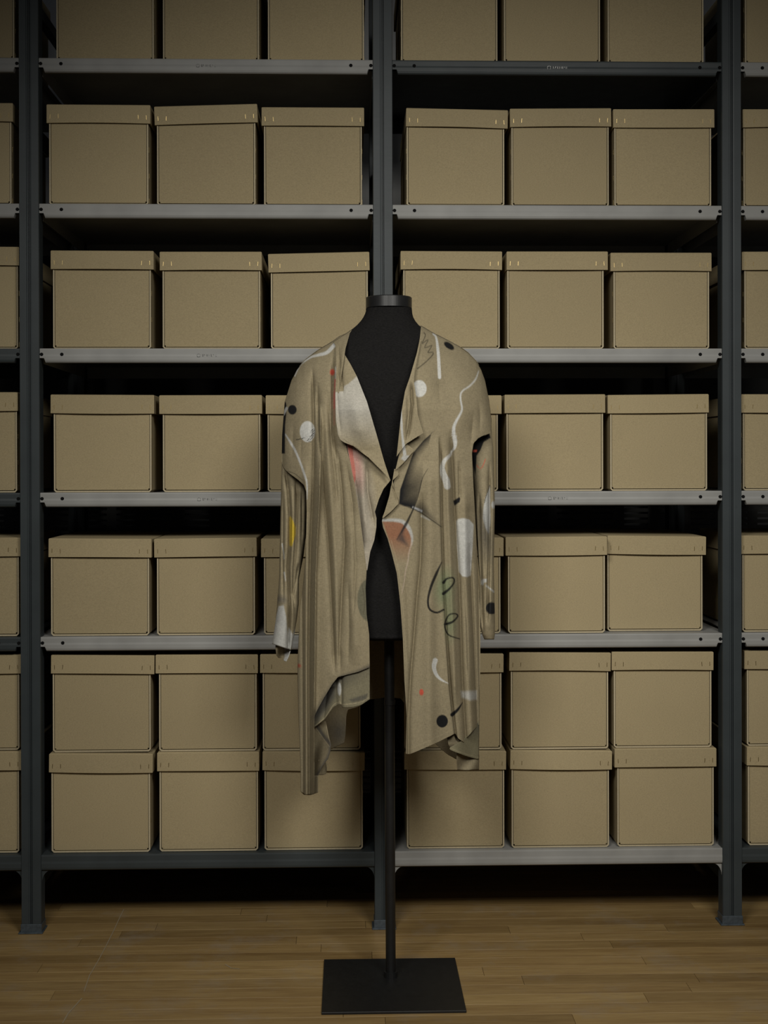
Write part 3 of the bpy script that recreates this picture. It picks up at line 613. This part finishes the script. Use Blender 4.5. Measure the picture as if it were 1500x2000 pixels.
def cloth(name, L, R, top, bot, hfun, paint, step=1.1, thick=.0009, label=None, jit=1., edge=0.):
    """sheet between two edge curves (x over y), a top and a bottom line (y over x); hfun = height toward the viewer from the coat's middle plane"""
    ys_ = np.array([p[1] for p in L+R]); xmin = min(p[0] for p in L); xmax = max(p[0] for p in R)
    nu = max(6, int((xmax-xmin)/step)); u = np.linspace(0, 1, nu)
    yy = np.arange(560, 1600, .5)
    Lx, Rx = curve(L, yy), curve(R, yy); tp, bt = pl(top), pl(bot); T = []; B = []
    for uu in u:
        xx = Lx+(Rx-Lx)*uu
        st = yy >= np.interp(xx, tp[:, 0], tp[:, 1]); T.append(yy[np.argmax(st)] if st.any() else yy[0])
        sb = (yy > T[-1]+1) & (yy >= np.interp(xx, bt[:, 0], bt[:, 1])); B.append(yy[np.argmax(sb)] if sb.any() else yy[-1])
    T = np.array(T); B = np.array(B); nv = max(6, int((B-T).max()/(step*1.5))); v_ = np.linspace(0, 1, nv)
    Yp = T[None, :]+(B-T)[None, :]*v_[:, None]
    ys0 = B.min()-4
    if ys0 > T.max()+15 and B.max()-B.min() > 12:
        n1 = int(nv*min(.85, max(.3, (ys0-T.min())/(B.max()-T.min())))); va = np.linspace(0, 1, n1, endpoint=False)[:, None]; vb = np.linspace(0, 1, nv-n1)[:, None]
        Yp = np.vstack([T[None]+(ys0-T)[None]*va, ys0+(B-ys0)[None]*vb])
    l_, r_ = curve(L, Yp), curve(R, Yp); Xp = l_+(r_-l_)*u[None, :]
    H = hfun(Xp, Yp); W3 = at(Xp, Yp, YC-H)-np.array([1.0, YC, 1.2])
    idx = np.arange(nu*nv).reshape(nv, nu); F = np.stack([idx[:-1, :-1], idx[1:, :-1], idx[1:, 1:], idx[:-1, 1:]], -1).reshape(-1, 4)
    me = bpy.data.meshes.new(name); me.from_pydata(W3.reshape(-1, 3).tolist(), [], F.tolist()); me.materials.append(FAB)
    me.polygons.foreach_set('use_smooth', [True]*len(me.polygons)); add_print(me, paint(Xp, Yp).reshape(-1, 3)); me.update()
    o = link(name, me, coat); md = o.modifiers.new('s', 'SOLIDIFY'); md.thickness = thick; md.offset = -1
    if label: o['label'] = label
    return o
def soft_noise(x, y, sx, sy, seed):
    r = np.random.default_rng(seed); out = np.zeros_like(x)
    for k in range(7):
        a, b, c = r.uniform(.5, 1.6), r.uniform(-1, 1), r.uniform(0, 6.28); out += np.sin(x/sx*a*6.28+y/sy*b*6.28+c)
    return out/7
# ---- left front
LF = [('v', [(610, 715), (612, 800), (613, 870), (611, 960), (607, 1060), (604, 1180), (603, 1300), (604, 1540)], 3.2, .012),
      ('l', [(626, 790), (627, 880), (624, 980), (620, 1050), (617, 1120), (616, 1200), (615, 1300), (613.5, 1398)], 7, .016),
      ('v', [(620, 745), (621, 830), (628, 905), (634, 980), (641, 1060), (646, 1150), (650, 1230), (654, 1320)], 4.5, .011),
      ('g', [(636, 800), (641, 900), (648, 1000), (655, 1120), (660, 1300)], 7, .006), ('v', [(660, 880), (668, 960), (673, 1060), (667, 1170), (663, 1260), (665, 1320)], 4, .009),
      ('g', [(690, 1000), (690, 1100), (693, 1300)], 12, .006), ('v', [(676, 900), (688, 980), (695, 1100), (690, 1210)], 5, .006), ('v', [(640, 760), (646, 860), (655, 930), (660, 1000)], 4, .006),
      ('v', [(590, 1050), (590, 1180), (591, 1300), (592, 1500)], 3, .006), ('g', [(597, 900), (598, 1100), (598, 1500)], 5, .005), ('v', [(574, 820), (572, 860), (570, 905)], 6, .004), ('v', [(590, 840), (588, 870), (587, 910)], 5, .003),
      ('v', [(650, 690), (650, 760), (650, 850), (658, 905)], 3.2, .010), ('v', [(656, 672), (661, 730), (660, 765)], 1.6, .003), ('v', [(680, 1130), (682, 1230), (680, 1300)], 5, .005), ('v', [(672, 690), (668, 735), (664, 765)], 2.4, .005)]
def hL(x, y): return base_h(x, y)+folds_h(x, y, LF)+.0012*soft_noise(x, y, 38, 260, 3)*np.clip((y-720)/80, 0, 1)
cloth('front_panel', [(570, 640), (570, 740), (556, 785), (551, 850), (550, 900), (551.5, 910), (557, 918), (568, 927), (582, 937), (593, 947), (598, 960), (599, 1000), (597, 1085), (592, 1140), (586, 1190), (582, 1270), (581, 1320), (583, 1400), (587, 1500), (587, 1560)],
      [(690, 636), (681, 655), (674, 672), (671, 690), (672, 730), (672, 800), (674, 862), (684, 905), (692, 945), (703, 1010), (713, 1090), (716, 1112), (714, 1150), (716, 1200), (721, 1240), (722, 1300), (721, 1370)],
      TOP, [(560, 1545), (587, 1546), (596, 1552), (613, 1551), (614.2, 1400), (620, 1386), (632, 1364), (648, 1337), (660, 1322), (680, 1317), (700, 1312), (724, 1302)], hL, paint_left, label='front half on the left of the photo, long pointed hem')
# ---- right front
RF = [('l', [(856, 850), (858, 900), (860, 1000), (863, 1100), (866, 1150), (870, 1240), (876, 1340), (883, 1400), (888, 1440)], 8, .012), ('v', [(859, 850), (862, 1000), (866, 1130), (872, 1240), (880, 1350), (890, 1440)], 2.6, .012),
      ('v', [(823, 960), (823, 1040), (821, 1100), (815, 1160), (808, 1250), (802, 1320), (798, 1400)], 4, .010), ('g', [(838, 900), (842, 1050), (838, 1200), (840, 1420)], 13, .008),
      ('v', [(880, 840), (882, 880), (885, 930), (888, 1000), (893, 1070), (897, 1140), (900, 1230), (903, 1330), (910, 1450)], 3.4, .013), ('g', [(872, 880), (876, 1000), (882, 1150), (890, 1380)], 5, .005),
      ('v', [(917, 1060), (921, 1150), (925, 1230), (929, 1330), (933, 1430)], 3.2, .012), ('g', [(908, 950), (910, 1100), (914, 1300), (922, 1420)], 7, .006),
      ('v', [(897, 900), (898, 960), (897, 985)], 3, .005, 20), ('v', [(925, 800), (922, 840), (918, 880)], 6, .005), ('v', [(935, 780), (938, 815), (937, 850)], 4, .005), ('v', [(905, 1130), (912, 1220), (915, 1330)], 3, .004),
      ('v', [(858, 735), (858, 770), (862, 800)], 5, .002, 20), ('g', [(900, 740), (902, 800), (897, 860)], 16, .004), ('v', [(791, 1100), (797, 1200), (799, 1300)], 5, .003)]
def hR(x, y): return base_h(x, y)+folds_h(x, y, RF)+.0010*soft_noise(x, y, 42, 240, 9)*np.clip((y-720)/80, 0, 1)
cloth('front_panel', [(823, 630), (820, 660), (814, 690), (806, 720), (802, 760), (797, 850), (785, 885), (775, 920), (767, 950), (757, 982), (747.5, 1010), (746, 1018), (748, 1030), (757, 1052), (765, 1080), (775, 1120), (782, 1180), (787, 1250), (790, 1330), (795, 1400), (793, 1480)],
      [(946, 640), (946, 735), (955, 780), (960, 820), (959, 846), (950, 849), (936, 854), (925, 866), (922, 885), (925, 950), (928, 1000), (933, 1100), (938, 1200), (938, 1300), (936, 1400), (935, 1520)],
      TOP, [(790, 1472), (800, 1473), (815, 1467), (850, 1452), (880, 1437), (889, 1432), (895, 1442), (909, 1452), (910, 1442), (925, 1426), (940, 1410)], hR, paint_right, label='front half on the right of the photo, with black script loops and discs')
# ---- left lapel and the flap below it
LL = [('v', [(664, 700), (668, 750), (671, 775)], 3, .006, 20), ('g', [(690, 760), (705, 840), (715, 880)], 20, .010), ('v', [(658, 760), (660, 800), (666, 850)], 3, .003, 20)]
cloth('lapel', [(676, 655), (668, 672), (663, 690), (656, 730), (655, 770), (656, 820), (660, 850), (665, 860), (700, 881), (745, 918), (762, 940)], [(688, 655), (674, 680), (673, 692), (685, 712), (697, 735), (717, 785), (736, 850), (750, 900), (763, 940)],
      [(650, 690), (760, 690)], [(655, 858), (664, 859), (672, 864), (690, 871), (720, 894), (745, 917), (764, 941)],
      lambda x, y: base_h(x, y)+.012+.010*np.clip((y-700)/80, 0, 1)+folds_h(x, y, LL), paint_lapel_left, label='turned back pale lapel on the left')
LP = [('v', [(716, 900), (718, 960), (726, 1000), (731, 1030)], 3.5, .007, 20), ('g', [(706, 900), (710, 1000), (718, 1060)], 7, .005), ('v', [(692, 930), (703, 1000), (712, 1080)], 3, .006, 20)]
cloth('edge_flap', [(672, 850), (676, 862), (684, 905), (690, 945), (701, 1010), (711, 1090), (715, 1115)], [(690, 850), (745, 900), (763, 938), (749, 955), (740, 975), (732, 1000), (735, 1012), (735, 1030), (731, 1055), (723, 1078), (717, 1115)],
      [(672, 856), (690, 866), (720, 889), (745, 912), (764, 934)], [(700, 1114), (760, 1114)], lambda x, y: base_h(x, y)-.004+folds_h(x, y, LP)+.008*np.clip((x-700)/60, 0, 1), paint_flap_left)
# narrow folded collar bit at the left shoulder
cloth('collar_fold', [(653, 655), (651, 668), (655, 674), (656, 700), (657, 745), (660, 768)], [(690, 640), (683, 650), (675, 680), (669, 720), (665, 745), (662, 768)], [(648, 669), (662, 660), (676, 651), (690, 642)], [(650, 768), (670, 768)],
      lambda x, y: base_h(x, y)+.016*np.clip((y-660)/30, 0, 1)+.004+folds_h(x, y, [('v', [(661, 672), (663, 710), (661, 760)], 1.6, .004, 15), ('g', [(672, 665), (668, 720)], 4, .003, 15)]), plain(.98))
# ---- right lapel: stacked zigzag folds
RL = [('v', [(803, 745), (805, 790), (800, 830), (794, 862)], 2.4, .009, 15), ('v', [(796, 770), (797, 810), (793, 850)], 2, .004, 15)]
cloth('lapel', [(822, 655), (814, 690), (800, 738), (791, 764), (784, 805), (778, 860), (772, 915), (768, 940)], [(824, 655), (817, 690), (810, 722), (808, 745), (813, 775), (816, 810), (827, 846), (827, 860)],
      [(770, 662), (830, 662)], [(765, 905), (772, 895), (793, 867), (810, 856), (828, 845)], lambda x, y: base_h(x, y)+.014+.010*np.clip((y-700)/60, 0, 1)+folds_h(x, y, RL), paint_lapel_right, label='narrow zigzag folded lapel on the right')
cloth('lapel_fold', [(790, 850), (787, 868), (779, 890), (773, 915), (768, 932)], [(795, 850), (795, 868), (809, 878), (809, 880), (790, 902), (775, 917), (770, 932)], [(780, 856), (815, 856)], [(768, 920), (774, 917), (790, 903), (810, 880)],
      lambda x, y: base_h(x, y)+.016-.003*np.clip((x-790)/15, 0, 1), paint_lapel_right)
cloth('lapel_fold', [(772, 905), (767, 935), (760, 970), (751, 1000), (747, 1010)], [(775, 905), (777, 921), (779, 926), (775, 931), (767, 938), (770, 958), (776, 972), (778, 984), (768, 995), (750, 1012)], [(765, 916), (785, 916)], [(745, 1013), (748, 1012), (768, 996), (780, 983)],
      lambda x, y: base_h(x, y)+.010+folds_h(x, y, [('v', [(763, 945), (772, 965), (778, 985)], 2, .004, 10)]), plain(1.02))
# ---- back
BT_ = [(587, 1538), (600, 1536), (612, 1540), (620, 1500), (640, 1466), (650, 1462), (674, 1450), (676, 1400), (679, 1386), (700, 1380), (722, 1366), (760, 1361), (782, 1364), (795, 1378), (803, 1400), (812, 1420), (830, 1438), (850, 1452), (862, 1464), (875, 1474), (893, 1484), (905, 1490), (936, 1500)]
def paint_back(x, y):
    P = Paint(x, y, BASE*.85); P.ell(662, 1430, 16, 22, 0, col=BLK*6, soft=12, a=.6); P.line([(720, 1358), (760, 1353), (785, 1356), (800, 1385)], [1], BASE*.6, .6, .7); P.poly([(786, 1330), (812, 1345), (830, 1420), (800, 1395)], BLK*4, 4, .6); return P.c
cloth('back_panel', [(585, 640), (585, 740), (575, 850), (590, 940), (600, 1000), (598, 1085), (588, 1190), (584, 1300), (586, 1400), (589, 1560)], [(935, 640), (935, 735), (945, 850), (925, 950), (932, 1100), (936, 1200), (936, 1400), (934, 1560)],
      TOP, BT_, lambda x, y: -base_h(x, y)+.006*np.sin(x/9.)*np.clip((y-900)/200, 0, 1), paint_back, step=2.5, label='back of the coat seen between the open fronts')
# ---- left hem cascade
def paint_turn(x, y):
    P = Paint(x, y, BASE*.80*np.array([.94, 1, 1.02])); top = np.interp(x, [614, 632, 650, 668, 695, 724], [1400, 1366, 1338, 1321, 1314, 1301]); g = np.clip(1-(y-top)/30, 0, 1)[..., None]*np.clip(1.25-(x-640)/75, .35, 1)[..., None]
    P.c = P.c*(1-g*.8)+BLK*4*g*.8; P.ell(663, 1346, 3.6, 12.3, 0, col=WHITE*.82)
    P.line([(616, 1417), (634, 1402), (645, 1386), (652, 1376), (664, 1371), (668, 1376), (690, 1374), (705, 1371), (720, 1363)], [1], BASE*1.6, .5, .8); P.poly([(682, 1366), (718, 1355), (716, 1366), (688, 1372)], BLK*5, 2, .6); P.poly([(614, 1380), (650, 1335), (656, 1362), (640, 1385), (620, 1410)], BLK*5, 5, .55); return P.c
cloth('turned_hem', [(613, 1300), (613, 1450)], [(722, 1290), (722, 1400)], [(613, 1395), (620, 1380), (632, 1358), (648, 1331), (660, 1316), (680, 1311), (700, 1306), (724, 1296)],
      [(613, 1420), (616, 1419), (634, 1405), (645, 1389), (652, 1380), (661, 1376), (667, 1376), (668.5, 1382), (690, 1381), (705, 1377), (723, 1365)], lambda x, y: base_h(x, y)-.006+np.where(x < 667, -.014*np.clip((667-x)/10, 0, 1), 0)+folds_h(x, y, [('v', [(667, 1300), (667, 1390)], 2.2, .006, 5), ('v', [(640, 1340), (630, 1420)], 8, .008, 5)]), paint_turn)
def paint_ruf(x, y):
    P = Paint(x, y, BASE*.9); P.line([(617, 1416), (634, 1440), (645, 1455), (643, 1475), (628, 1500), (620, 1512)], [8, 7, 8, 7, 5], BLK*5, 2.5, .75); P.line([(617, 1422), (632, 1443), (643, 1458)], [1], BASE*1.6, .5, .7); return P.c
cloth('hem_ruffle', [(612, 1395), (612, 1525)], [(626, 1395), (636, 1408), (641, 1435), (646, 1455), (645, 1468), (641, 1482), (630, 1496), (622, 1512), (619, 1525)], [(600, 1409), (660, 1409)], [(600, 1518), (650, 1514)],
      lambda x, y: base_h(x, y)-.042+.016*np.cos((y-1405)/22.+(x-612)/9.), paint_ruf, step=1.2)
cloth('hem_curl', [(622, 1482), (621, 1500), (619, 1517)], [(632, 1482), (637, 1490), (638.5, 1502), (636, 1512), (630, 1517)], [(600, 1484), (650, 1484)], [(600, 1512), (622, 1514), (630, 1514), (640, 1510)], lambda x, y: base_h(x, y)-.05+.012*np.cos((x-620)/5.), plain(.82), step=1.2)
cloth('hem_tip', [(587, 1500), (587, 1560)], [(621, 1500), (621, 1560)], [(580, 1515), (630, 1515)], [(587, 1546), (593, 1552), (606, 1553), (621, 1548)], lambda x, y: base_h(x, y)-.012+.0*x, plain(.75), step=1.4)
# ---- right hem cascade
def paint_q1(x, y):
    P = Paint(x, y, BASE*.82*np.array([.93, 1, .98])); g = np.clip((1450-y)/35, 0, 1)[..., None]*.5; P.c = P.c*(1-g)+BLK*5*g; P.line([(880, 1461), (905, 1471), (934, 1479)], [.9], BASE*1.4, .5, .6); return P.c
cloth('hem_ruffle', [(905, 1400), (880, 1455), (878, 1463), (893, 1478)], [(936, 1400), (935, 1500)], [(878, 1460), (893, 1452), (906, 1445), (925, 1420), (940, 1405)], [(876, 1463), (893, 1470), (915, 1478), (933, 1483), (938, 1483)],
      lambda x, y: base_h(x, y)-.012+.008*np.sin((x-880)/9.), paint_q1, step=1.3)
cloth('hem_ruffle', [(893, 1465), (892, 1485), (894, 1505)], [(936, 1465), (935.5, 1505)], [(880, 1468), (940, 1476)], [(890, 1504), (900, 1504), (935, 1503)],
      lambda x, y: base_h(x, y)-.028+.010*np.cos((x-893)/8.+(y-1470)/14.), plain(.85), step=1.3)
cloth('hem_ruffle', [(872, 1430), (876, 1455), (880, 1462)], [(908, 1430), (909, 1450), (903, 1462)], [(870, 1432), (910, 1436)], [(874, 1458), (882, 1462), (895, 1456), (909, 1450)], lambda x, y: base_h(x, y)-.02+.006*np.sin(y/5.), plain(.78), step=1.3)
# ---- sleeves
def sleeve(rows, folds, paint, cy, label, dmul, slant=0.):
    rows = pl(rows); n = 96; ysr = np.linspace(rows[0, 0], rows[-1, 0], int((rows[-1, 0]-rows[0, 0])/2.2)); V = []; C = []; F = []
    xl = np.interp(ysr, rows[:, 0], rows[:, 1]); xr = np.interp(ysr, rows[:, 0], rows[:, 2]); dd = np.interp(ysr, rows[:, 0], rows[:, 3])*dmul
    th = np.linspace(0, 2*np.pi, n, endpoint=False)
    Xp = ((xl+xr)/2)[:, None]+((xr-xl)/2)[:, None]*np.cos(th)[None]; Yp = np.broadcast_to(ysr[:, None], Xp.shape).copy()
    # cuffs slant a little
    H = dd[:, None]*np.sin(th)[None]; fr = np.clip(np.sin(th), 0, 1)[None]**.5; H = H+folds_h(Xp, Yp, folds)*fr
    sl = np.clip((ysr-(ysr[-1]-46))/46, 0, 1)[:, None]*slant*((Xp-xl[:, None])/(xr-xl)[:, None]-.35); Yp = Yp+sl
    c3 = paint(Xp, Yp); W3 = at(Xp, Yp, cy-H)-np.array([1.0, YC, 1.2])
    m_ = len(ysr); idx = np.arange(n*m_).reshape(m_, n); nx = np.roll(idx, -1, axis=1)
    F = np.stack([idx[:-1], idx[1:], nx[1:], nx[:-1]], -1).reshape(-1, 4)
    me = bpy.data.meshes.new('sleeve'); me.from_pydata(W3.reshape(-1, 3).tolist(), [], F.tolist()); me.materials.append(FAB); me.polygons.foreach_set('use_smooth', [True]*len(me.polygons)); add_print(me, c3.reshape(-1, 3)); me.update()
    o = link('sleeve', me, coat); md = o.modifiers.new('s', 'SOLIDIFY'); md.thickness = .0014; md.offset = 1; o['label'] = label
sleeve([(870, 553, 590, .012), (905, 550, 598, .018), (930, 549.5, 599, .024), (960, 549, 599, .040), (1000, 548, 598.5, .046), (1050, 547, 597, .046), (1085, 546, 593, .044), (1110, 545.5, 588, .042), (1130, 545, 584, .042), (1180, 541, 583.5, .042), (1215, 538, 579, .038), (1240, 534.5, 574, .036), (1262, 531.5, 569, .032)],
       [('v', [(556, 905), (563, 960), (566, 1010), (565, 1070), (562, 1110), (566, 1170), (563, 1290)], 2.4, .016), ('v', [(579, 930), (580, 1000), (578, 1060), (574, 1110), (572, 1160), (577, 1200)], 2.6, .014), ('v', [(590, 950), (590, 1020), (588, 1080)], 2.6, .007),
        ('g', [(572, 950), (573, 1100), (570, 1230)], 5, .006), ('v', [(553, 960), (552, 1100), (553, 1180)], 2.2, .008), ('v', [(583, 1100), (578, 1135), (572, 1165)], 2.2, .008, 15), ('v', [(545, 1262), (552, 1275), (556, 1290)], 2.5, .010, 10)],
       paint_sleeve_left, YC-.012, 'sleeve on the left, yellow patch and white cuff', 1., 12.)
sleeve([(800, 930, 957, .010), (850, 922, 961, .018), (880, 921, 963.5, .026), (930, 923, 965, .034), (980, 926, 966.5, .038), (1050, 930, 965.5, .038), (1100, 934, 964.5, .036), (1130, 937, 965, .036), (1200, 936, 966.5, .034), (1225, 938, 967, .030), (1240, 942, 966.5, .024), (1249, 946, 965, .018)],
       [('v', [(936, 960), (938, 1050), (940, 1150), (944, 1240)], 2.4, .012), ('v', [(956, 900), (957, 1000), (955, 1090), (953, 1170), (951, 1220)], 2.4, .012), ('v', [(944, 1000), (948, 1080), (946, 1140)], 2.6, .006), ('g', [(950, 1120), (958, 1180), (957, 1230)], 5, .004)],
       paint_sleeve_right, YC-.010, 'sleeve on the right, black patch and red strokes', 1.)
def paint_cuff(x, y):
    P = Paint(x, y, BASE*.9); P.poly([(556, 1262), (566, 1262), (572, 1230), (590, 1230), (575, 1300), (550, 1300), (556, 1284)], WHITE*.86, 1.2); return P.c
cloth('cuff_turn', [(538, 1254), (538, 1266), (540, 1278), (544, 1290)], [(573, 1254), (568, 1268), (565, 1278), (561, 1292)], [(530, 1256), (576, 1260)], [(538, 1277), (544, 1285), (551, 1284), (554, 1290), (559, 1292), (566, 1277)],
      lambda x, y: .010+.012*np.sin((x-538)/5.5+(y-1256)/11.)+.0*x, paint_cuff, step=.9)
bpy.context.view_layer.update()
